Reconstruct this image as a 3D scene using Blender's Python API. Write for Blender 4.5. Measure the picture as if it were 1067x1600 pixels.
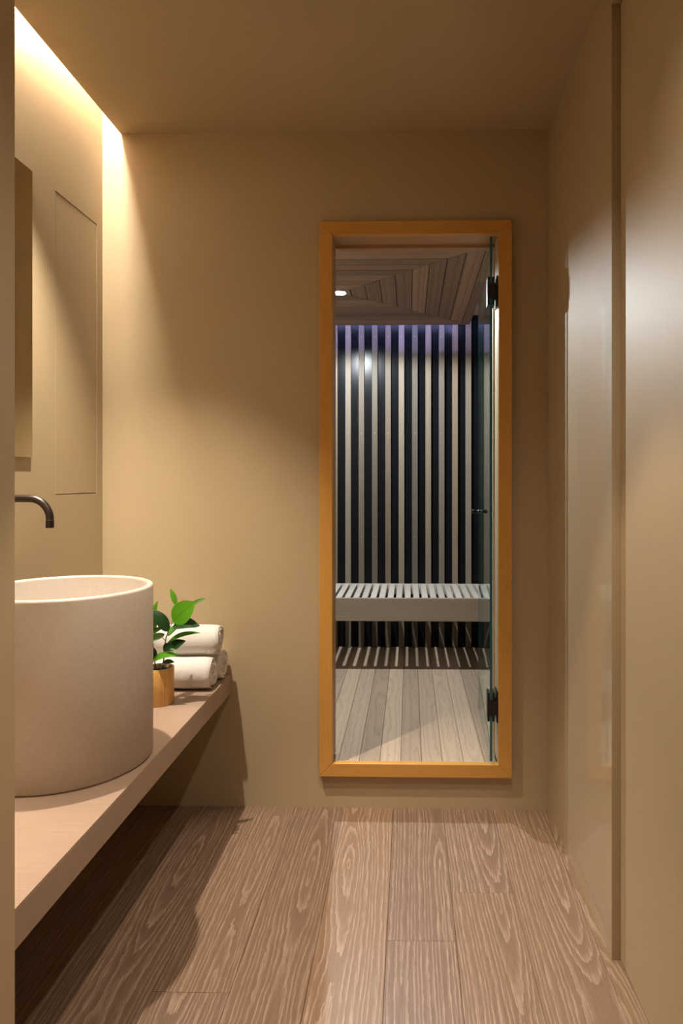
import bpy, bmesh, math, random
from mathutils import Vector, Matrix
random.seed(7)
for o in list(bpy.data.objects): bpy.data.objects.remove(o)
scene = bpy.context.scene
C = scene.collection

# ------------------------------------------------------------ camera
F, CX, CY, EYE = 1061.0, 616.0, 750.0, 1.16          # pixels in the 1067x1600 frame, metres
cam = bpy.data.cameras.new('camera'); camo = bpy.data.objects.new('camera', cam); C.objects.link(camo)
cam.sensor_fit = 'VERTICAL'; cam.sensor_height = 36.0; cam.lens = F/1600*36.0
cam.shift_x = -(CX-533.5)/1600; cam.shift_y = -(800-CY)/1600
cam.clip_start = 0.02
camo.location = (0, 0, EYE); camo.rotation_euler = (math.pi/2, 0, math.atan(24/1061))
scene.camera = camo

# ------------------------------------------------------------ world, exposure
w = bpy.data.worlds.new('world'); scene.world = w; w.use_nodes = True
w.node_tree.nodes['Background'].inputs[0].default_value = (0.9, 0.8, 0.65, 1)
w.node_tree.nodes['Background'].inputs[1].default_value = 0.02
scene.view_settings.view_transform = 'Standard'; scene.view_settings.look = 'None'
scene.view_settings.gamma = 1.0; scene.view_settings.use_curve_mapping = False
scene.view_settings.exposure = 1.12
scene.cycles.max_bounces = 14; scene.cycles.diffuse_bounces = 8; scene.cycles.glossy_bounces = 6
scene.cycles.transmission_bounces = 8

# light settings (each lamp is created with its own fitting further down)
VANITY_W, HALL_W, FILL_W = 84.0, 34.0, 17.0
SAUNA_W = 48.0
WARM = (1.0, 0.88, 0.74)
WARM_FLOOR = (1.0, 0.83, 0.65)
COOL = (0.90, 0.965, 1.0)
COVE_E, LED_E = 80.0, 75.0

# ------------------------------------------------------------ helpers
def link(name, me, mats=(), parent=None, loc=None, rot=None):
    o = bpy.data.objects.new(name, me); C.objects.link(o)
    if parent: o.parent = parent
    if loc is not None: o.location = loc
    if rot is not None: o.rotation_euler = rot
    return o
def mesh(name, bm, mat, smooth=False):
    bmesh.ops.recalc_face_normals(bm, faces=bm.faces[:])
    me = bpy.data.meshes.new(name); bm.to_mesh(me); bm.free()
    for m in (mat if isinstance(mat, (list, tuple)) else [mat]): me.materials.append(m)
    if smooth:
        for p in me.polygons: p.use_smooth = True
    return me
def obj(name, bm, mat, parent=None, smooth=False, loc=None, rot=None):
    return link(name, mesh(name, bm, mat, smooth), parent=parent, loc=loc, rot=rot)
def empty(name, loc=(0,0,0), rz=0):
    o = bpy.data.objects.new(name, None); C.objects.link(o); o.location = loc
    o.rotation_euler = (0,0,rz); o.empty_display_size = 0.05
    return o
def tag(o, label=None, cat=None, group=None, kind=None):
    if label: o['label'] = label
    if cat: o['category'] = cat
    if group: o['group'] = group
    if kind: o['kind'] = kind
    return o
def box(bm, x0, x1, y0, y1, z0, z1):
    v = [bm.verts.new(p) for p in ((x0,y0,z0),(x1,y0,z0),(x1,y1,z0),(x0,y1,z0),(x0,y0,z1),(x1,y0,z1),(x1,y1,z1),(x0,y1,z1))]
    fs = [(0,3,2,1),(4,5,6,7),(0,1,5,4),(1,2,6,5),(2,3,7,6),(3,0,4,7)]
    return [bm.faces.new([v[i] for i in f]) for f in fs]
def boxes(*bs, bevel=0.0, seg=2):
    bm = bmesh.new()
    for b in bs: box(bm, *b)
    if bevel: bmesh.ops.bevel(bm, geom=bm.edges[:], offset=bevel, segments=seg, affect='EDGES', profile=0.5)
    return bm
def prism(bm, pts, z0, z1):
    a = [bm.verts.new((x,y,z0)) for x,y in pts]; b = [bm.verts.new((x,y,z1)) for x,y in pts]
    n = len(pts); bm.faces.new(a[::-1]); bm.faces.new(b)
    for i in range(n): bm.faces.new((a[i],a[(i+1)%n],b[(i+1)%n],b[i]))
def lathe(bm, prof, n=48, cx=0, cy=0):
    rings = []
    for r, z in prof:
        if r < 1e-6: rings.append([bm.verts.new((cx,cy,z))])
        else: rings.append([bm.verts.new((cx+r*math.cos(2*math.pi*i/n), cy+r*math.sin(2*math.pi*i/n), z)) for i in range(n)])
    for a, b in zip(rings, rings[1:]):
        for i in range(n):
            j = (i+1)%n
            if len(a)==1 and len(b)==1: continue
            if len(a)==1: bm.faces.new((a[0], b[i], b[j]))
            elif len(b)==1: bm.faces.new((a[i], a[j], b[0]))
            else: bm.faces.new((a[i], a[j], b[j], b[i]))
def tube(bm, pts, rad, n=16, caps=True):
    pts = [Vector(p) for p in pts]
    if not hasattr(rad, '__len__'): rad = [rad]*len(pts)
    t0 = (pts[1]-pts[0]).normalized()
    u = t0.orthogonal().normalized(); prev = t0; rings = []
    for i, p in enumerate(pts):
        t = (pts[min(i+1,len(pts)-1)]-pts[max(i-1,0)]).normalized()
        u = prev.rotation_difference(t) @ u; prev = t
        v = t.cross(u)
        rings.append([bm.verts.new(p+rad[i]*(math.cos(2*math.pi*k/n)*u+math.sin(2*math.pi*k/n)*v)) for k in range(n)])
    for a, b in zip(rings, rings[1:]):
        for k in range(n): bm.faces.new((a[k],a[(k+1)%n],b[(k+1)%n],b[k]))
    if caps: bm.faces.new(rings[0][::-1]); bm.faces.new(rings[-1])
_boards = {}
def board(name, wd, ln, th, mat, ch=0.0012):
    """a plank lying flat: width on local X, length on local Y, top face at local Z = 0"""
    key = (round(wd,4), round(ln,4), round(th,4), mat.name, ch)
    if key not in _boards:
        bm = bmesh.new(); h = wd/2
        pts = [(-h,-th),(h,-th),(h,-ch),(h-ch,0),(-h+ch,0),(-h,-ch)]
        a = [bm.verts.new((x,-ln/2,z)) for x,z in pts]; b = [bm.verts.new((x,ln/2,z)) for x,z in pts]
        bm.faces.new(a); bm.faces.new(b[::-1])
        for i in range(6): bm.faces.new((a[i],b[i],b[(i+1)%6],a[(i+1)%6]))
        _boards[key] = mesh(name, bm, mat)
    return _boards[key]

# ------------------------------------------------------------ materials
class NT:
    def __init__(s, name):
        s.m = bpy.data.materials.new(name); s.m.use_nodes = True
        s.t = s.m.node_tree; s.b = s.t.nodes['Principled BSDF']
    def n(s, typ, **kw):
        nd = s.t.nodes.new(typ)
        for k, v in kw.items():
            if k.startswith('i_'):
                nd.inputs[int(k[2:])].default_value = v
            else: setattr(nd, k, v)
        return nd
    def l(s, a, b): s.t.links.new(a, b)
    def math(s, op, a, b=None, c=None):
        nd = s.n('ShaderNodeMath', operation=op)
        for i, v in enumerate((a, b, c)):
            if v is None: continue
            if isinstance(v, (int, float)): nd.inputs[i].default_value = v
            else: s.l(v, nd.inputs[i])
        return nd.outputs[0]
    def mix(s, fac, a, b, blend='MIX'):
        nd = s.n('ShaderNodeMix', data_type='RGBA', blend_type=blend)
        for i, v in ((0, fac), (6, a), (7, b)):
            if isinstance(v, (int, float)): nd.inputs[i].default_value = v
            elif isinstance(v, tuple): nd.inputs[i].default_value = (*v[:3], 1)
            else: s.l(v, nd.inputs[i])
        return nd.outputs[2]
    def ramp(s, fac, stops):
        nd = s.n('ShaderNodeValToRGB'); e = nd.color_ramp.elements
        while len(e) < len(stops): e.new(0.5)
        for k, (p, c) in zip(e, stops): k.position = p; k.color = (c, c, c, 1) if isinstance(c, (int, float)) else (*c[:3], 1)
        s.l(fac, nd.inputs[0]); return nd.outputs[0]
    def bump(s, h, dist, strength=1.0):
        nd = s.n('ShaderNodeBump'); nd.inputs['Distance'].default_value = dist; nd.inputs['Strength'].default_value = strength
        s.l(h, nd.inputs['Height']); s.l(nd.outputs[0], s.b.inputs['Normal'])
    def noise(s, vec, scale, detail=3, rough=0.55, dist=0.0):
        nd = s.n('ShaderNodeTexNoise'); nd.inputs['Scale'].default_value = scale; nd.inputs['Detail'].default_value = detail
        nd.inputs['Roughness'].default_value = rough; nd.inputs['Distortion'].default_value = dist
        if vec is not None: s.l(vec, nd.inputs['Vector'])
        return nd.outputs['Fac']
    def set(s, col=None, rough=None, metal=None, **kw):
        if col is not None: s.b.inputs['Base Color'].default_value = (*col, 1)
        if rough is not None: s.b.inputs['Roughness'].default_value = rough
        if metal is not None: s.b.inputs['Metallic'].default_value = metal
        for k, v in kw.items(): s.b.inputs[k.replace('_', ' ')].default_value = v

def wood(name, base, line, dark, freq=60, line_w=0.25, line_amt=0.6, pores=0.4, vary=0.25, rough=0.45, cath=1.0,
         pore_light=True, bump=0.0004, spec=0.4, hscale=1.0, base2=None):
    """flat-sawn board: growth rings cut by the face give cathedral arches; local Y is the grain direction"""
    k = NT(name)
    tc = k.n('ShaderNodeTexCoord'); sep = k.n('ShaderNodeSeparateXYZ'); k.l(tc.outputs['Object'], sep.inputs[0])
    oi = k.n('ShaderNodeObjectInfo'); wn = k.n('ShaderNodeTexWhiteNoise', noise_dimensions='1D')
    k.l(k.math('MULTIPLY', oi.outputs['Random'], 917.0), wn.inputs['W'])
    rs = k.n('ShaderNodeSeparateColor'); k.l(wn.outputs['Color'], rs.inputs[0])
    r1, r2, r3 = rs.outputs
    x, y, z = sep.outputs
    yo = k.math('MULTIPLY_ADD', r1, 37.0, y)
    def vec(sx, sy, sz):
        c = k.n('ShaderNodeCombineXYZ'); k.l(k.math('MULTIPLY', x, sx), c.inputs[0]); k.l(k.math('MULTIPLY', yo, sy), c.inputs[1])
        k.l(k.math('MULTIPLY', z, sz), c.inputs[2]); return c.outputs[0]
    n1 = k.math('SUBTRACT', k.noise(vec(2.2, 0.75, 2), 1.0*hscale, 1.5), 0.5)           # slow drift of the pith under the face
    n2 = k.math('SUBTRACT', k.noise(vec(14, 5, 8), 1.0*hscale, 3), 0.5)                 # wobble
    n3 = k.math('SUBTRACT', k.noise(vec(60, 9, 20), 1.0, 2), 0.5)
    hx = k.math('ADD', k.math('MULTIPLY_ADD', k.math('SUBTRACT', r2, 0.5), 0.14/hscale, x), k.math('MULTIPLY', n2, 0.008/hscale))
    hh = k.math('ADD', k.math('MULTIPLY', n1, 0.34*cath/hscale), k.math('MULTIPLY', n2, 0.016/hscale))
    hh = k.math('ADD', hh, k.math('MULTIPLY', z, 1.0))
    r = k.math('SQRT', k.math('ADD', k.math('MULTIPLY', hx, hx), k.math('MULTIPLY', hh, hh)))
    rr = k.math('MULTIPLY_ADD', r, float(freq), k.math('MULTIPLY', n3, 0.4))
    rr = k.math('ADD', rr, k.math('MULTIPLY', k.noise(vec(130, 28, 30), 1.0, 2), 0.5))
    rr = k.math('ADD', rr, k.math('MULTIPLY', k.math('SINE', k.math('MULTIPLY', r, freq*1.7)), 0.28))
    ring = k.math('FRACT', rr)
    band = k.ramp(ring, [(0.0, 0.0), (0.5, 0.15), (1.0-line_w, 1.0), (1.0-line_w*0.25, 1.0), (1.0, 0.0)])
    fib = k.noise(vec(420, 11, 120), 1.0, 3, 0.6)
    fibm = k.ramp(fib, [(0.42, 0.0), (0.62, 1.0)])
    big = k.noise(vec(9, 1.2, 9), 1.0, 2)
    tint = k.math('MULTIPLY_ADD', k.math('SUBTRACT', r3, 0.5), 2*vary, k.math('MULTIPLY_ADD', big, 0.3, 0.85))
    b0 = k.mix(k.ramp(r1, [(0.35, 0.0), (0.75, 1.0)]), base, base2) if base2 else base
    col = k.mix(k.math('MULTIPLY', big, 0.45), b0, dark)
    col = k.mix(k.math('MULTIPLY', k.math('MULTIPLY', band, k.math('MULTIPLY_ADD', fibm, 0.65, 0.35)), line_amt), col, line)
    col = k.mix(k.math('MULTIPLY', fibm, pores*0.6), col, line if pore_light else dark)
    hsv = k.n('ShaderNodeHueSaturation'); k.l(col, hsv.inputs['Color']); k.l(tint, hsv.inputs['Value'])
    hsv.inputs['Saturation'].default_value = 1.0
    k.l(hsv.outputs[0], k.b.inputs['Base Color'])
    k.set(rough=rough); k.b.inputs['Specular IOR Level'].default_value = spec
    if bump: k.bump(k.math('MULTIPLY_ADD', band, 0.6, fib), bump, 0.5)
    return k.m

def paint(name, col, rough=0.5, spec=0.5, coat=0.0):
    k = NT(name); tc = k.n('ShaderNodeTexCoord')
    n = k.noise(tc.outputs['Object'], 3.0, 3)
    k.l(k.mix(n, tuple(c*0.96 for c in col), tuple(min(1,c*1.04) for c in col)), k.b.inputs['Base Color'])
    k.set(rough=rough); k.b.inputs['Specular IOR Level'].default_value = spec
    k.b.inputs['Coat Weight'].default_value = coat; k.b.inputs['Coat Roughness'].default_value = 0.06
    k.bump(k.noise(tc.outputs['Object'], 350.0, 2), 0.0002, 0.25)
    return k.m
def plain(name, col, rough=0.5, metal=0.0, grain=0.0, scale=60, spec=0.5):
    k = NT(name); k.set(col, rough, metal); k.b.inputs['Specular IOR Level'].default_value = spec
    if grain:
        tc = k.n('ShaderNodeTexCoord'); n = k.noise(tc.outputs['Object'], scale, 4)
        k.l(k.mix(n, tuple(c*(1-grain) for c in col), tuple(min(1, c*(1+grain)) for c in col)), k.b.inputs['Base Color'])
    return k.m
def emit(name, col, e):
    k = NT(name); k.set(col, 0.5); k.b.inputs['Emission Color'].default_value = (*col, 1); k.b.inputs['Emission Strength'].default_value = e
    return k.m

WALL = (0.455, 0.352, 0.215)
M_wall = paint('tan_wall_paint', WALL, 0.42, 0.5)
M_ceil = paint('tan_ceiling_paint', WALL, 0.7, 0.2)
M_gloss = paint('tan_satin_panel_paint', WALL, 0.6, 0.3, coat=0.85)
M_oak = wood('limed_oak', (0.185, 0.112, 0.075), (0.44, 0.32, 0.235), (0.14, 0.084, 0.056), freq=88, line_w=0.17, line_amt=0.72, pores=0.2, vary=0.07, rough=0.42, base2=(0.235, 0.14, 0.072), cath=0.85)
M_sfloor = wood('pale_sauna_boards', (0.49, 0.37, 0.265), (0.26, 0.19, 0.135), (0.38, 0.29, 0.21), freq=55, line_w=0.16, line_amt=0.6, pores=0.22, vary=0.20, rough=0.5, pore_light=False, hscale=1.6)
M_slat = wood('pale_slat_wood', (0.185, 0.148, 0.11), (0.125, 0.095, 0.066), (0.14, 0.107, 0.078), freq=90, line_w=0.3, line_amt=0.4, pores=0.25, vary=0.34, rough=0.55, pore_light=False, hscale=2, base2=(0.195, 0.14, 0.094))
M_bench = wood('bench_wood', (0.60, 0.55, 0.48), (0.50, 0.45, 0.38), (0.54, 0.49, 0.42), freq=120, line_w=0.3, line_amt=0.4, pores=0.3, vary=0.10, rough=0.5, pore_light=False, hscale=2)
M_bench_shade = wood('bench_wood_shaded', (0.36, 0.285, 0.215), (0.30, 0.235, 0.175), (0.32, 0.25, 0.19), freq=120, line_w=0.3, line_amt=0.4, pores=0.3, vary=0.05, rough=0.5, pore_light=False, hscale=2)  # bench wood with shade in its colour, tones down lamplight on the fascia
M_raft = wood('cedar_ceiling_boards', (0.36, 0.23, 0.16), (0.15, 0.085, 0.055), (0.28, 0.175, 0.12), freq=40, line_w=0.16, line_amt=0.8, pores=0.2, vary=0.34, rough=0.5, pore_light=False, hscale=1.6)
M_case = wood('honey_stained_casing', (0.62, 0.32, 0.075), (0.48, 0.22, 0.04), (0.54, 0.265, 0.055), freq=160, line_w=0.35, line_amt=0.35, pores=0.2, vary=0.03, rough=0.38, pore_light=False, cath=0.4)
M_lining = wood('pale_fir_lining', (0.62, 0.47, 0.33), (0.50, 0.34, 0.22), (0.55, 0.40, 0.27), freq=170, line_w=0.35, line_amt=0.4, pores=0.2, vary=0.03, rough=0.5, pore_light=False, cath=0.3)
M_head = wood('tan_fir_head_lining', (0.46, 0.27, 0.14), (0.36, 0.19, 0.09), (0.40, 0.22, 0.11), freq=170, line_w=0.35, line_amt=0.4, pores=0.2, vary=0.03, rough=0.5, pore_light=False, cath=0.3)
M_count = wood('brown_oak_veneer', (0.34, 0.24, 0.175), (0.43, 0.32, 0.245), (0.28, 0.19, 0.135), freq=260, line_w=0.4, line_amt=0.35, pores=0.35, vary=0.02, rough=0.42, cath=0.25, bump=0.0002)
M_black = plain('black_panel', (0.006, 0.0065, 0.008), 0.22, grain=0.15, scale=20, spec=0.09)
M_dark = plain('dark_underside', (0.05, 0.04, 0.03), 0.7)
M_metal = plain('black_hardware', (0.018, 0.015, 0.014), 0.38, 0.3)
M_spout = plain('gunmetal', (0.085, 0.068, 0.06), 0.34, 0.9)
M_screw = plain('brass_screw', (0.45, 0.36, 0.22), 0.4, 0.8)
M_white = plain('white_trim', (0.8, 0.78, 0.74), 0.5)
M_soil = plain('dark_soil', (0.05, 0.03, 0.018), 0.95, grain=0.6, scale=200)
M_stem = plain('twig', (0.16, 0.12, 0.05), 0.6, grain=0.3, scale=200)
M_potin = plain('pot_rim_wood', (0.42, 0.29, 0.16), 0.6, grain=0.1)

k = NT('tinted_mirror'); k.set((0.62, 0.58, 0.47), 0.02, 1.0); M_mirror = k.m
k = NT('cast_stone')
tc = k.n('ShaderNodeTexCoord'); n1 = k.noise(tc.outputs['Object'], 9, 5, 0.6); n2 = k.noise(tc.outputs['Object'], 90, 4, 0.65)
c1 = k.mix(n1, (0.50, 0.435, 0.37), (0.56, 0.49, 0.42)); c2 = k.mix(k.ramp(n2, [(0.45, 0.0), (0.8, 0.6)]), c1, (0.45, 0.385, 0.32))
sp = k.noise(tc.outputs['Object'], 38, 3, 0.5); c3 = k.mix(k.ramp(sp, [(0.72, 0.0), (0.78, 0.35)]), c2, (0.62, 0.55, 0.46))
k.l(c3, k.b.inputs['Base Color']); k.set(rough=0.55); k.bump(n2, 0.0006, 0.4); M_stone = k.m
k = NT('honey_pot_wood')
tc = k.n('ShaderNodeTexCoord'); mp = k.n('ShaderNodeMapping'); mp.inputs['Scale'].default_value = (60, 60, 5); k.l(tc.outputs['Object'], mp.inputs[0])
n1 = k.noise(mp.outputs[0], 1.0, 3, 0.6, 0.6); k.l(k.ramp(n1, [(0.3, (0.44, 0.20, 0.05)), (0.5, (0.62, 0.34, 0.10)), (0.75, (0.52, 0.26, 0.07))]), k.b.inputs['Base Color']); k.set(rough=0.4); M_pot = k.m
k = NT('terry_cotton'); tc = k.n('ShaderNodeTexCoord'); nn = k.noise(tc.outputs['Object'], 420, 3, 0.7)
k.l(k.mix(nn, (0.72, 0.68, 0.63), (0.86, 0.82, 0.77)), k.b.inputs['Base Color']); k.set(rough=0.95); k.b.inputs['Specular IOR Level'].default_value = 0.1
k.b.inputs['Sheen Weight'].default_value = 0.2; k.bump(nn, 0.003, 0.9); M_towel = k.m

def leaf_mat(name, col, vein, trans=0.35, rough=0.33):
    k = NT(name); uv = k.n('ShaderNodeUVMap'); sep = k.n('ShaderNodeSeparateXYZ'); k.l(uv.outputs[0], sep.inputs[0])
    u = k.math('ABSOLUTE', k.math('SUBTRACT', sep.outputs[0], 0.5))
    rib = k.ramp(u, [(0.0, 1.0), (0.035, 0.6), (0.06, 0.0)])
    side = k.ramp(k.math('FRACT', k.math('MULTIPLY_ADD', sep.outputs[1], 7.0, k.math('MULTIPLY', u, -4.5))), [(0.0, 0.0), (0.03, 0.55), (0.08, 0.0)])
    side = k.math('MULTIPLY', side, k.ramp(u, [(0.30, 1.0), (0.40, 0.0)]))
    v = k.math('MAXIMUM', rib, side)
    oi = k.n('ShaderNodeObjectInfo')
    c = k.mix(oi.outputs['Random'], tuple(a*0.85 for a in col), tuple(a*1.15 for a in col))
    k.l(k.mix(k.math('MULTIPLY', v, 0.6), c, vein), k.b.inputs['Base Color']); k.set(rough=rough)
    tr = k.n('ShaderNodeBsdfTranslucent'); tr.inputs[0].default_value = (col[0]*1.8, col[1]*1.6, col[2]*0.8, 1)
    mx = k.n('ShaderNodeMixShader'); mx.inputs[0].default_value = trans
    k.l(k.b.outputs[0], mx.inputs[1]); k.l(tr.outputs[0], mx.inputs[2]); k.l(mx.outputs[0], k.t.nodes['Material Output'].inputs[0])
    return k.m
M_leaf_b = leaf_mat('bright_leaf', (0.10, 0.34, 0.015), (0.03, 0.12, 0.008))
M_leaf_d = leaf_mat('dark_leaf', (0.012, 0.048, 0.012), (0.02, 0.07, 0.016), 0.10)
M_leaf_m = leaf_mat('mid_leaf', (0.06, 0.20, 0.02), (0.10, 0.26, 0.04), 0.3)
M_leaf_g = leaf_mat('pale_leaf', (0.17, 0.29, 0.15), (0.22, 0.34, 0.18), 0.2)

k = NT('clear_glass')          # architectural glass: clear face, green tint through the body
k.set((0.93, 0.98, 0.97), 0.0); k.b.inputs['Transmission Weight'].default_value = 1.0; k.b.inputs['IOR'].default_value = 1.5
tr = k.n('ShaderNodeBsdfTransparent'); tr.inputs[0].default_value = (0.90, 0.96, 0.95, 1)
gl = k.n('ShaderNodeBsdfGlossy'); gl.inputs['Roughness'].default_value = 0.0; gl.inputs[0].default_value = (0.95, 1, 1, 1)
lw = k.n('ShaderNodeLayerWeight'); lw.inputs[0].default_value = 0.5
sch = k.math('MULTIPLY_ADD', k.math('POWER', lw.outputs['Facing'], 5.0), 0.9, 0.04)
mx = k.n('ShaderNodeMixShader'); k.l(sch, mx.inputs[0]); k.l(tr.outputs[0], mx.inputs[1]); k.l(gl.outputs[0], mx.inputs[2])
k.l(mx.outputs[0], k.t.nodes['Material Output'].inputs[0]); M_glass = k.m
M_gedge = plain('teal_glass_edge', (0.015, 0.13, 0.17), 0.15)

M_cove = emit('warm_cove_led', (1.0, 0.93, 0.83), COVE_E)
M_led = emit('blue_white_led', (0.42, 0.46, 1.0), LED_E)
M_lens_w = emit('warm_downlight_lens', (1.0, 0.85, 0.65), 12.0)
M_lens_c = emit('cool_downlight_lens', (0.86, 0.96, 1.0), 60.0)

# ------------------------------------------------------------ dimensions
YB = 2.40                 # hall face of the wall with the sauna door
XL, XN, XR = -1.096, -0.633, 0.488   # alcove wall, near left wall, right wall
YN = 1.075                # end of the near left wall: the alcove starts
ZC = 2.393                # ceiling
XS = -1.028               # ceiling edge at the light slot
YR = -1.2                 # behind the camera
OX0, OX1, OZ0, OZ1 = -0.271, 0.310, 0.166, 2.020     # clear door opening
TW = 0.085
SX0, SX1, SY1, SZ0, SZ1 = -1.25, 0.56, 4.092, 0.154, 2.15   # sauna
LT = 0.014                # lining thickness

# ------------------------------------------------------------ hall shell
def S(o, label=None): return tag(o, label, kind='structure')
fl = S(obj('floor', boxes((XL-.05, XR+.08, YR-.05, YB+.02, -0.08, -0.012)), M_dark), 'wide limed oak plank floor of the hall')
SEAM0, PW = -0.058, 0.175
joints = {-3: [1.527], 0: [1.71], 1: [1.914], -1: [0.9], -2: [0.55], 2: [0.8], -4: [1.0], -5: [1.3], -6: [0.4], 3: [1.1]}
for i in range(-6, 4):
    x0 = SEAM0+PW*i; x1 = x0+PW
    x0 = max(x0, XL); x1 = min(x1, XR+.03)
    ys = [YR]+joints.get(i, [])+[YB]
    for a, b in zip(ys, ys[1:]):
        link('plank', board('plank', x1-x0-.0006, b-a-.0006, 0.012, M_oak), parent=fl, loc=((x0+x1)/2, (a+b)/2, random.uniform(-.0002,.0002)))

S(obj('wall_back', boxes(
    (XL-.1, OX0-LT, YB, YB+TW, -.05, ZC+.4), (OX1+LT, SX1+.1, YB, YB+TW, -.05, ZC+.4),
    (OX0-LT, OX1+LT, YB, YB+TW, -.05, SZ0-.015), (OX0-LT, OX1+LT, YB, YB+TW, OZ1+LT, ZC+.4)), M_wall), 'tan painted wall around the sauna door')
PY0, PY1, PZ0, PZ1 = 2.079, 2.354, 1.116, 2.054    # flush access panel
g = 0.0025
wl = S(obj('wall_left', boxes(
    (XL-.06, XL, YN-.1, PY0-g, -.05, ZC+.4), (XL-.06, XL, PY1+g, YB+.02, -.05, ZC+.4),
    (XL-.06, XL, PY0-g, PY1+g, -.05, PZ0-g), (XL-.06, XL, PY0-g, PY1+g, PZ1+g, ZC+.4),
    (XL-.06, XL-.02, PY0-g, PY1+g, PZ0-g, PZ1+g)), M_wall), 'tan painted alcove wall behind the basin')
tag(obj('access_panel', boxes((XL-.018, XL-.001, PY0, PY1, PZ0, PZ1), bevel=.0008, seg=1), M_wall, wl), 'flush tall access panel in the alcove wall')
S(obj('wall_left_near', boxes((XL-.06, XN, YR, YN, -.05, ZC+.05)), M_wall), 'tan near wall at the left edge, hiding part of the basin')
DY0, DY1, DZ1, DXF = 0.74, 1.652, 2.31, 0.509     # recessed door in the right wall
S(obj('wall_right', boxes(
    (XR, XR+.08, DY1, YB+.02, -.05, ZC+.05), (XR, XR+.08, YR, DY0, -.05, ZC+.05), (XR, XR+.08, DY0, DY1, DZ1, ZC+.05)), M_gloss), 'tan satin right wall with a recessed door')
M_leafp = paint('tan_door_paint', WALL, 0.55, 0.3)
d2 = S(empty('door_2', (DXF, (DY0+DY1)/2, 0)), 'flush tan door recessed in the right wall')
obj('leaf', boxes((0, .045, -(DY1-DY0)/2+.002, (DY1-DY0)/2-.0015, 0.003, DZ1-.002), bevel=.001, seg=1), M_leafp, d2)
S(obj('wall_rear', boxes((XN-.05, XR+.08, YR-.06, YR, -.05, ZC+.05)), M_wall), 'tan wall behind the viewer')
S(obj('ceiling', boxes((XS, XR+.08, YR-.06, YB+.01, ZC, ZC+.30), (XL-.06, XS, YR-.06, YN+.02, ZC, ZC+.30),
                       (XL-.06, XS, YN, YB+.05, ZC+.28, ZC+.34)), M_ceil), 'tan ceiling with a light slot along the alcove wall')
# LED in the slot
cv = empty('cove_light', (XL+.012, (YN+YB)/2, ZC+.27)); tag(cv, 'warm strip light hidden in the ceiling slot above the alcove wall', 'strip light')
L2 = (YB-YN)/2
obj('profile', boxes((-.010, .052, -L2+.01, L2-.10, 0, .010)), M_white, cv)
obj('diffuser', boxes((-.008, .050, -L2+.012, L2-.11, -.004, 0)), M_cove, cv)

def downlight(label, loc, energy, col, angle, blend, lens, trim, tilt=(0,0,0), rad=0.03, soft=0.012, group=None):
    t = empty('downlight', loc); tag(t, label, 'downlight', group)
    bm = bmesh.new(); lathe(bm, [(rad, -.001), (rad+.008, -.003), (rad+.008, 0.0), (rad, 0.0), (rad, -.001)], 32); obj('trim_ring', bm, trim, t, True)
    bm = bmesh.new(); lathe(bm, [(0, -.0006), (rad, -.0006), (rad, 0), (0, 0)], 32); obj('lens', bm, lens, t)
    ld = bpy.data.lights.new('downlight_beam', 'SPOT'); ld.energy = energy; ld.color = col; ld.spot_size = math.radians(angle); ld.spot_blend = blend; ld.shadow_soft_size = soft
    lo = bpy.data.objects.new('downlight_beam', ld); C.objects.link(lo); lo.parent = t; lo.location = (0, 0, -.012); lo.rotation_euler = tilt
    return t
downlight('warm downlight in the ceiling above the basin', (-0.84, 1.68, ZC), VANITY_W, WARM, 80, 0.7, M_lens_w, M_ceil)
downlight('warm downlight in the middle of the hall ceiling', (-0.05, 1.33, ZC), HALL_W, WARM_FLOOR, 56, 0.25, M_lens_w, M_ceil)
downlight('unseen warm fill downlight added to brighten the near left wall', (0.28, 0.72, ZC), FILL_W, WARM, 124, 0.7, M_lens_w, M_ceil)  # fill lamp with no known source, added to light the near left wall

# ------------------------------------------------------------ sauna shell
sf = S(obj('floor_sauna', boxes((SX0-.05, SX1+.05, YB+TW, SY1+.05, -.05, SZ0-.014)), M_dark), 'pale board floor of the sauna')
bw = 0.0748; x = -0.2565-bw*13
while x < SX1:
    a, b = max(x, SX0), min(x+bw, SX1)
    ys = YB+.001 if (a > OX0 and b < OX1) else YB+TW
    if b-a > .01: link('board', board('board', b-a-.0012, SY1-ys, 0.014, M_sfloor), parent=sf, loc=((a+b)/2, (SY1+ys)/2, SZ0))
    if ys > YB+.01:
        a, b = max(a, OX0), min(b, OX1)
        if b-a > .005: link('board', board('board', b-a-.0012, TW-.002, 0.014, M_sfloor), parent=sf, loc=((a+b)/2, YB+TW/2, SZ0))
    x += bw
wb = S(obj('wall_sauna_back', boxes((SX0-.05, SX1+.05, SY1, SY1+.05, SZ0-.1, SZ1+.1)), M_black), 'black sauna wall behind upright pale slats')
SW, SP, ST = 0.034, 0.0802, 0.022
slm = board('slat', SW, SZ1-SZ0, ST, M_slat, .0015)
bm = bmesh.new()
for zz in (2.02, 1.44, 0.82, 0.30):
    vs = [bm.verts.new((.0028*math.cos(q*math.pi/4), zz-(SZ0+SZ1)/2+.0028*math.sin(q*math.pi/4), .0004)) for q in range(8)]
    bm.faces.new(vs)
scm = mesh('screw_heads', bm, M_screw)
x = 0.352-SP*19
while x < SX1-.01:
    if x > SX0+.02:
        s = link('slat', slm, parent=wb, loc=(x, SY1-ST, (SZ0+SZ1)/2), rot=(math.pi/2, 0, 0))
        q = link('screw_heads', scm, parent=s); q['kind'] = 'stuff'
    x += SP
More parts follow.
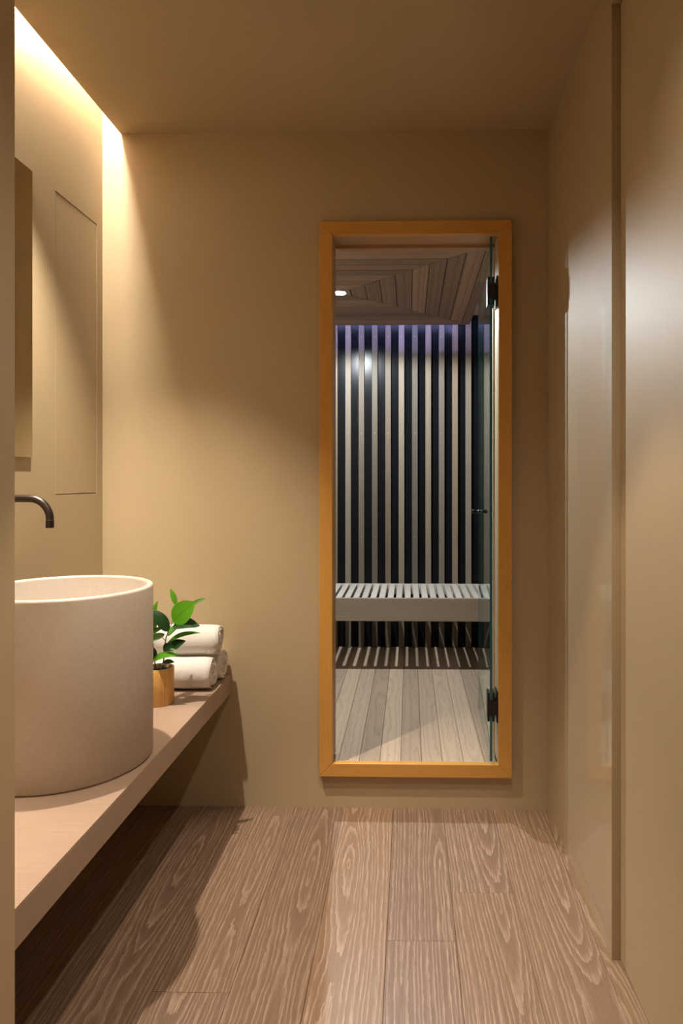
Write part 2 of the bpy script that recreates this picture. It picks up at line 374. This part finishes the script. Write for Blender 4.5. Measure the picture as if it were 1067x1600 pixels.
for nm, xx, sg in (('wall_sauna_left', SX0, -1), ('wall_sauna_right', SX1, 1)):
    ws = S(obj(nm, boxes((min(xx, xx+sg*.05), max(xx, xx+sg*.05), YB+TW, SY1, SZ0-.1, SZ1+.1)), M_black), 'black side wall of the sauna with upright pale slats')
    y = SY1-.09
    while y > YB+TW+.03:
        link('slat', slm, parent=ws, loc=(xx-sg*ST, y, (SZ0+SZ1)/2), rot=(math.pi/2, 0, -sg*math.pi/2) if sg > 0 else (math.pi/2, 0, math.pi/2))
        y -= SP
S(obj('ceiling_sauna', boxes((SX0-.05, SX1+.05, YB+TW-.02, SY1+.05, SZ1, SZ1+.05)), M_lining), 'pale upper sauna ceiling above the hung wooden panel')

# hung ceiling panel of mitred concentric boards
RX, RY, RZ = -0.334, 3.225, 2.05
rf = empty('ceiling_panel', (RX, RY, RZ)); tag(rf, 'square wooden sauna ceiling panel of mitred concentric boards', 'ceiling panel')
edges = [0.056, 0.127, 0.198, 0.270, 0.345, 0.416, 0.487, 0.558, 0.630, 0.678]
bm = bmesh.new(); box(bm, -.052, .052, -.055, .055, 0, .018); obj('board', bm, M_raft, rf)
for a, b in zip(edges, edges[1:]):
    gp = .0016
    for r in range(4):
        if r == 0:
            bm = bmesh.new(); prism(bm, [(a+gp, -a), (b-gp, -b+2*gp), (b-gp, b-2*gp), (a+gp, a)], 0, .018)
            me = mesh('board', bm, M_raft)
        link('board', me, parent=rf, loc=(0, 0, random.uniform(0, .0012)), rot=(0, 0, r*math.pi/2))
obj('backing', boxes((-.678, .678, -.678, .678, .019, .034)), M_dark, rf)
for sx in (-.5, .5):
    for sy in (-.5, .5):
        obj('hanger', boxes((sx-.012, sx+.012, sy-.012, sy+.012, .034, SZ1-RZ)), M_dark, rf)
downlight('cool white downlight in the centre of the sauna ceiling panel', (RX, RY, RZ-.0005), SAUNA_W, COOL, 170, 0.2, M_lens_c, M_white, rad=0.030, soft=0.012)
# LED strips on the upper ceiling, above the panel's rim
for lab, x0, x1, y0, y1 in (('bluish strip light above the rear rim of the sauna ceiling panel', RX-.62, RX+.62, RY+.608, RY+.620),
                            ('bluish strip light above the right rim of the sauna ceiling panel', RX+.608, RX+.620, RY-.6, RY+.6)):
    t = empty('led_strip', ((x0+x1)/2, (y0+y1)/2, SZ1)); tag(t, lab, 'strip light', 'blue strip lights of the sauna')
    hx, hy = (x1-x0)/2, (y1-y0)/2
    obj('channel', boxes((-hx-.003, hx+.003, -hy-.003, hy+.003, -.004, 0)), M_white, t)
    obj('diffuser', boxes((-hx, hx, -hy, hy, -.007, -.004)), M_led, t)

# bench
BZ, BY0, BY1 = 0.54, 3.557, SY1-ST
be = empty('sauna_bench', ((SX0+SX1)/2, (BY0+BY1)/2, SZ0)); tag(be, 'pale slatted wooden sauna bench along the slatted black wall', 'bench')
hw = (SX1-SX0)/2-.024; hd = (BY1-BY0)/2; tz = BZ-SZ0
link('fascia', board('fascia', .12, 2*hw, .020, M_bench_shade), parent=be, loc=(0, -hd, tz-.06), rot=(math.pi/2, math.pi/2, 0))
link('rear_rail', board('rear_rail', .018, 2*hw, .06, M_bench), parent=be, loc=(0, hd-.012, tz), rot=(0, 0, math.pi/2))
bp = 0.0456; x = -hw+.03
bsm = board('bench_slat', .0315, 2*hd-.022-.024, .022, M_bench)
while x < hw-.01:
    link('bench_slat', bsm, parent=be, loc=(x, -.001, tz), rot=(0, 0, 0)); x += bp
for sg in (-1, 1):
    obj('cleat', boxes((sg*(hw-.012)-.012, sg*(hw-.012)+.012, -hd+.022, hd-.024, tz-.085, tz-.023)), M_bench, be)

# ------------------------------------------------------------ sauna door
d1 = S(empty('door_1', ((OX0+OX1)/2, YB, OZ0)), 'honey wood framed sauna doorway with an open glass door')
def D(bm, name, mat, parent=d1, **kw):
    bmesh.ops.translate(bm, verts=bm.verts[:], vec=-Vector(d1.location)); return obj(name, bm, mat, parent, **kw)
CW, CT = 0.047, 0.025
# mitred casing: each board modelled along local Y
def casing(ln_in, loc, ang):
    bm = bmesh.new(); h = ln_in/2
    pts = [(0, -h), (CW, -h-CW), (CW, h+CW), (0, h)]
    a = [bm.verts.new((px, py, 0)) for px, py in pts]; b = [bm.verts.new((px, py, CT)) for px, py in pts]
    bm.faces.new(a[::-1]); bm.faces.new(b)
    for i in range(4): bm.faces.new((a[i], a[(i+1)%4], b[(i+1)%4], b[i]))
    ed = [e for e in bm.edges if all(abs(v.co.z-CT) < 1e-6 for v in e.verts)]
    bmesh.ops.bevel(bm, geom=ed, offset=.0022, segments=2, affect='EDGES', profile=.5)
    me = mesh('casing', bm, M_case)
    o = link('casing', me, parent=d1)
    o.matrix_local = Matrix.Translation(Vector(loc)-Vector(d1.location)) @ Matrix.Rotation(math.pi/2, 4, 'X') @ Matrix.Rotation(ang, 4, 'Z')
ow, oh = OX1-OX0, OZ1-OZ0; oxc, ozc = (OX0+OX1)/2, (OZ0+OZ1)/2
casing(oh, (OX1, YB, ozc), 0); casing(oh, (OX0, YB, ozc), math.pi)
casing(ow, (oxc, YB, OZ1), math.pi/2); casing(ow, (oxc, YB, OZ0), -math.pi/2)
def lin(name, wd, ln, loc, m, mat=None):
    o = link(name, board(name, wd, ln, LT-.001, mat or M_lining, .001), parent=d1)
    o.matrix_local = Matrix.Translation(Vector(loc)-Vector(d1.location)) @ m
RxZ = Matrix(((0,0,1,0),(1,0,0,0),(0,1,0,0),(0,0,0,1)))     # local x->Y, y->Z, z->+X
RxZm = Matrix(((0,0,-1,0),(-1,0,0,0),(0,1,0,0),(0,0,0,1)))
RyX = Matrix(((0,1,0,0),(1,0,0,0),(0,0,-1,0),(0,0,0,1)))    # local y->X, z->-Z
RyXu = Matrix(((0,-1,0,0),(1,0,0,0),(0,0,1,0),(0,0,0,1)))
ly = YB+TW/2
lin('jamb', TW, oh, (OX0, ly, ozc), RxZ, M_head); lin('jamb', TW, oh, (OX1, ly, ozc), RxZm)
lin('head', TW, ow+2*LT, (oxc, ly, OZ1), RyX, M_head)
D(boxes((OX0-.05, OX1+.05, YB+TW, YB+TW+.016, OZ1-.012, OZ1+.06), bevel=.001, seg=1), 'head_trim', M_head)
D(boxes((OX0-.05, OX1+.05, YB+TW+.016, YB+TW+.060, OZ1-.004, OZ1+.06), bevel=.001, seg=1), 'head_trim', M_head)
D(boxes((OX1-.006, OX1+.05, YB+TW, YB+TW+.016, OZ0, OZ1-.0125), bevel=.001, seg=1), 'side_trim', M_lining)
D(boxes((OX1-.002, OX1+.05, YB+TW+.016, YB+TW+.060, OZ0, OZ1-.0045), bevel=.001, seg=1), 'side_trim', M_lining)
# the glass leaf, swung inwards past a right angle
GX, GY, GL, GT = 0.2855, 2.388, 0.545, 0.009
ga = math.atan2(0.0145, GL)
GZ0, GZ1 = OZ0+.008, OZ1-.006
leaf = empty('glass_leaf'); leaf.parent = d1; leaf.location = Vector((GX-d1.location.x, GY-d1.location.y, -d1.location.z))
leaf.rotation_euler = (0, 0, -ga)
obj('pane', boxes((-GT/2, GT/2, .0015, GL-.0015, GZ0, GZ1)), M_glass, leaf)
obj('pane_edge', boxes((-GT/2, GT/2, 0, .0014, GZ0, GZ1)), M_gedge, leaf)
obj('pane_edge', boxes((-GT/2, GT/2, GL-.0014, GL, GZ0, GZ1)), M_gedge, leaf)
for zc in (1.824, 0.362):
    hg = bmesh.new()
    box(hg, -.0125, -.0048, .001, .052, zc-.050, zc+.050); box(hg, .0048, .0125, .001, .052, zc-.050, zc+.050)   # clamp cheeks on both faces
    box(hg, -.0135, .0135, -.006, .0005, zc-.026, zc+.026)
    box(hg, .0125, OX1-GX-.0045, -.004, .040, zc-.024, zc+.024)               # knuckle block
    bmesh.ops.bevel(hg, geom=hg.edges[:], offset=.0012, segments=2, affect='EDGES')
    obj('hinge', hg, M_metal, leaf)
    hp = bmesh.new(); box(hp, OX1-.005, OX1+.0005, YB-.012, YB+.052, zc-.054, zc+.054); bmesh.ops.bevel(hp, geom=hp.edges[:], offset=.001, segments=2, affect='EDGES')
    D(hp, 'hinge_plate', M_metal)
kb = bmesh.new()
prof = [(0, .036), (.0085, .036), (.0095, .0345), (.0095, .027), (.0085, .0255), (.0058, .0245), (.0058, .010), (.0085, .0085), (.0085, .0045), (0, .0045)]
lathe(kb, prof, 24); lathe(kb, [(r, -z) for r, z in prof], 24)
bmesh.ops.rotate(kb, verts=kb.verts[:], cent=(0,0,0), matrix=Matrix.Rotation(math.pi/2, 3, 'Y'))
obj('knob', kb, M_metal, leaf, True, loc=(0, GL-.075, 1.028))

# ------------------------------------------------------------ vanity
CZ, CTH, CXF = 0.47, 0.066, -0.634
vc = empty('vanity_counter', ((XL+CXF)/2, (YN+YB)/2, CZ-CTH)); tag(vc, 'floating brown oak vanity counter carrying the basin, plant and towels', 'counter')
cw, cl = CXF-XL, YB-YN
link('top', board('top', cl-.002, cw-.001, .004, M_count, .0005), parent=vc, loc=(0, 0, CTH), rot=(0, 0, math.pi/2))
link('front_edge', board('front_edge', cl-.002, CTH-.004, .004, M_count, .0005), parent=vc, loc=(cw/2, 0, (CTH-.004)/2), rot=(math.pi/2, 0, math.pi/2))
obj('core', boxes((-cw/2+.001, cw/2-.0045, -cl/2+.001, cl/2-.001, .0005, CTH-.0045)), M_dark, vc)

BX, BYc, BR, BH = -0.852, 1.66, 0.206, 0.427
ba = empty('basin', (BX, BYc, CZ)); tag(ba, 'tall round beige cast stone basin standing on the counter', 'basin')
bm = bmesh.new()
lathe(bm, [(BR-.006, 0.0), (BR-.004, .003), (BR, .006), (BR, BH-.006), (BR-.0015, BH-.0015), (BR-.005, BH), (BR-.011, BH), (BR-.0145, BH-.0015), (BR-.016, BH-.006),
           (BR-.020, BH-.10), (BR-.035, BH-.14), (BR-.07, BH-.158), (.03, BH-.165), (0, BH-.165)], 96)
obj('bowl', bm, M_stone, ba, True)
bm = bmesh.new(); lathe(bm, [(0, BH-.1605), (.022, BH-.1605), (.026, BH-.164), (.026, BH-.170), (0, BH-.170)], 32); obj('drain_cap', bm, M_spout, ba, True)
# faucet
FY, FZ, FR = 1.70, 1.113, 0.0095
fa = empty('faucet', (XL, FY, FZ)); tag(fa, 'gunmetal wall mounted spout curving down over the basin', 'faucet')
xe = 0.185; rb = 0.052
pts = [(0.002, 0, 0), (0.04, 0, 0), (xe-rb, 0, 0)]
for i in range(1, 13):
    a = i/12*math.pi/2; pts.append((xe-rb+rb*math.sin(a), 0, -rb+rb*math.cos(a)))
pts.append((xe, 0, -rb-.004))
bm = bmesh.new(); tube(bm, pts, FR, 20); obj('spout', bm, M_spout, fa, True)
bm = bmesh.new(); tube(bm, [(xe, 0, -rb-.0042), (xe, 0, -rb-.022)], FR+.0004, 20); obj('outlet', bm, plain('dark_outlet', (0.05, 0.04, 0.036), .4, .8), fa, False)
bm = bmesh.new(); tube(bm, [(0.0, 0, 0), (.008, 0, 0)], .026, 32); obj('wall_flange', bm, M_spout, fa, False)
# mirror
mi = empty('mirror', (XL, 1.584, 1.225)); tag(mi, 'tall frameless tinted mirror on the alcove wall above the spout', 'mirror')
obj('glass', boxes((.0045, .009, -.35, .35, 0, .826), bevel=.0008, seg=1), M_mirror, mi)
obj('backing', boxes((0, .0044, -.345, .345, .004, .822)), M_dark, mi)

# ------------------------------------------------------------ towels
def towel(label, x1, ln, yc, zc, r, seed, start):
    rnd = random.Random(seed)
    t = empty('rolled_towel', (x1-ln/2, yc, zc-r)); tag(t, label, 'towel', 'rolled white towels on the counter')
    bm = bmesh.new(); turns = 4.6; th = 0.0085; nseg = 130; nx = 22
    ph = [rnd.uniform(0, 6.28) for _ in range(6)]
    def P(rad, a, s):
        xx = (s/nx-.5)*ln
        e = 1-0.05*max(0, abs(s/nx-.5)*2-.88)/.12
        rr = rad*e*(1+.010*math.sin(xx*40+ph[0]+a)+.008*math.sin(a*3+ph[1]+xx*17))
        y = rr*math.cos(a)*1.02; z = rr*math.sin(a)*0.985
        return (xx+.0025*math.sin(a*2.3+ph[2])*(abs(s/nx-.5)*2)**4+ (.003*math.sin(rad*700+ph[3])*(1 if s in (0, nx) else 0)), y, z+r)
    out, inn = [], []
    for i in range(nseg+1):
        q = i/nseg; a = start-turns*2*math.pi*(1-q); ro = .010+(r-.010)*q
        tt = th*min(1, (1-q)*nseg/5+.25)
        out.append([bm.verts.new(P(ro, a, s)) for s in range(nx+1)])
        inn.append([bm.verts.new(P(ro-tt, a, s)) for s in range(nx+1)])
    for i in range(nseg):
        for s in range(nx):
            bm.faces.new((out[i][s], out[i+1][s], out[i+1][s+1], out[i][s+1]))
            bm.faces.new((inn[i][s+1], inn[i+1][s+1], inn[i+1][s], inn[i][s]))
        for s in (0, nx): bm.faces.new((out[i][s], inn[i][s], inn[i+1][s], out[i+1][s]))
    for i in (0, nseg):
        for s in range(nx): bm.faces.new((out[i][s], out[i][s+1], inn[i][s+1], inn[i][s]))
    obj('terry_roll', bm, M_towel, t, True)
    bm = bmesh.new(); tube(bm, [(-ln/2+.006, 0, r), (ln/2-.006, 0, r)], .0095, 12); obj('core', bm, M_towel, t, True)
TR = 0.054
towel('rolled white towel at the front of the stack on the counter', -0.650, .34, 2.235, CZ+TR, TR, 1, -1.9)
towel('rolled white towel at the back of the stack against the wall', -0.645, .34, 2.343, CZ+TR, TR, 2, -1.2)
towel('rolled white towel lying on top of the other two', -0.640, .35, 2.285, CZ+TR+.0975, TR*.99, 3, -1.6)

# ------------------------------------------------------------ potted plant
pc = Vector((-0.776, 2.085, CZ))
pl = empty('potted_plant', pc); tag(pl, 'small rubber plant in a honey wood pot beside the basin', 'potted plant')
PR, PH = 0.0455, 0.112
bm = bmesh.new(); lathe(bm, [(0, 0), (PR-.001, 0), (PR, .0012), (PR, PH-.001), (PR-.0008, PH)], 48); obj('pot', bm, M_pot, pl, True)
bm = bmesh.new(); lathe(bm, [(PR-.0008, PH), (PR-.006, PH), (PR-.0065, PH-.001), (PR-.0065, PH-.014)], 48); obj('pot_rim', bm, M_potin, pl, True)
bm = bmesh.new(); lathe(bm, [(PR-.0066, PH-.013), (.02, PH-.007), (0, PH-.004)], 32)
for v in bm.verts: v.co.z += random.uniform(-.002, .002)
obj('soil', bm, M_soil, pl)
def tube_part(name, pts, r0, r1):
    bm = bmesh.new(); n = len(pts); tube(bm, pts, [r0+(r1-r0)*i/(n-1) for i in range(n)], 8); return obj(name, bm, M_stem, pl, True)
def make_leaf(base, tip, hw, nrm, mat, arch=0.1, cup=0.2, twist=0.0):
    """broad pointed leaf from base to tip; nrm: upper face direction; arch lifts the middle, cup folds the sides up"""
    b, t = Vector(base), Vector(tip); ax = t-b; L = ax.length; ax.normalize()
    n = Vector(nrm); n = (n-ax*n.dot(ax)).normalized(); sd = ax.cross(n)
    NV, NU = 14, 6; bm = bmesh.new(); uvl = bm.loops.layers.uv.new('UVMap'); rows = []
    for i in range(NV+1):
        v = i/NV
        wv = hw*(math.sin(math.pi*min(1, v**0.78))**0.72)*(1 if v < .8 else 1-(v-.8)*1.3)+.0003
        if i == NV: wv = .0002
        tw = twist*(v-.3); s2 = sd*math.cos(tw)+n*math.sin(tw); n2 = n*math.cos(tw)-sd*math.sin(tw)
        c = b+ax*(L*v)+n*(arch*L*math.sin(math.pi*v))
        row = []
        for j in range(NU+1):
            u = j/NU*2-1
            row.append(bm.verts.new(c+s2*(wv*u)+n2*(cup*wv*abs(u)**1.5)))
        rows.append(row)
    for i in range(NV):
        for j in range(NU):
            fc = bm.faces.new((rows[i][j], rows[i][j+1], rows[i+1][j+1], rows[i+1][j]))
            for lp, (uu, vv) in zip(fc.loops, ((j, i), (j+1, i), (j+1, i+1), (j, i+1))): lp[uvl].uv = (uu/NU, vv/NV)
    o = obj('leaf', bm, mat, pl, True); return o
# stem, local coordinates (metres above the pot's base)
stem = [(.012, 0, .10), (.016, 0, .142), (.020, -.004, .178), (.024, -.004, .203), (.032, -.002, .228), (.042, 0, .252)]
tube_part('stem', stem, .0022, .0012)
tube_part('stem', [(-.012, .004, .10), (-.016, .004, .15), (-.020, .002, .19), (-.024, 0, .215)], .002, .0012)
tube_part('stem', [(.022, -.004, .193), (.013, -.008, .205)], .0012, .001)
LV = [
 ((.043, 0, .252), (.118, -.012, .316), .0345, (-.25, -.95, .2), M_leaf_b, .04, .10, .0),
 ((.092, .004, .298), (.143, .02, .321), .0080, (-.3, -.75, .6), M_leaf_m, .02, .5, .3),
 ((.050, .008, .302), (.030, .016, .352), .0085, (.5, -.75, .1), M_leaf_b, .06, .4, .3),
 ((.044, -.002, .236), (.132, -.010, .240), .0215, (-.1, -.60, .75), M_leaf_d, .16, .20, .0),
 ((.046, -.006, .230), (.128, -.016, .238), .0090, (.1, -.5, -.85), M_leaf_g, -.05, .10, .0),
 ((.032, -.008, .224), (-.022, -.020, .294), .0205, (.62, -.62, .45), M_leaf_d, .10, .15, .0),
 ((.034, -.010, .221), (-.024, -.024, .290), .0070, (-.6, -.7, .2), M_leaf_g, .02, .2, .0),
 ((-.024, 0, .215), (.000, -.006, .318), .0160, (-.4, -.85, .25), M_leaf_b, .06, .3, .0),
 ((-.022, -.006, .213), (-.002, -.014, .276), .0090, (.5, -.8, -.1), M_leaf_g, .04, .2, .0),
 ((.024, -.006, .240), (-.048, -.030, .176), .0125, (-.45, -.6, .65), M_leaf_m, .10, .3, .0),
 ((.020, -.004, .214), (-.040, -.040, .185), .0150, (-.2, -.7, .6), M_leaf_g, .06, .2, .0),
 ((.024, -.004, .178), (.138, -.022, .222), .0135, (-.25, -.45, .85), M_leaf_m, .10, .45, .2),
 ((.020, -.006, .162), (.094, -.030, .200), .0180, (-.3, -.85, .4), M_leaf_d, .06, .2, .0),
 ((.016, -.008, .166), (.060, -.040, .190), .0140, (-.2, -.9, .3), M_leaf_d, .05, .2, .0),
 ((-.022, -.012, .122), (.080, -.046, .160), .0150, (-.2, -.60, .78), M_leaf_b, .14, .3, .2),
 ((.012, -.004, .154), (.078, -.050, .172), .0095, (.1, -.5, .85), M_leaf_g, .08, .2, .0),
 ((-.004, -.004, .150), (-.045, -.030, .165), .0180, (0, -.85, .5), M_leaf_d, .06, .2, .0),
 ((.010, -.004, .122), (.056, -.022, .132), .0105, (0, -.6, .8), M_leaf_d, .08, .2, .0),
 ((-.004, -.010, .110), (.018, -.036, .124), .0110, (0, -.7, .7), M_leaf_d, .08, .2, .0),
 ((-.026, .004, .190), (-.085, .010, .245), .0160, (.5, -.6, .6), M_leaf_d, .08, .2, .0),
 ((-.020, .006, .170), (-.080, .030, .190), .0150, (.1, -.4, .9), M_leaf_m, .08, .2, .0),
 ((.026, .006, .205), (.060, .050, .240), .0150, (-.2, -.4, .9), M_leaf_m, .08, .2, .0),
]
for a in LV: make_leaf(*a)
tube_part('bud', [(.066, .004, .300), (.074, .006, .322)], .0016, .0004)
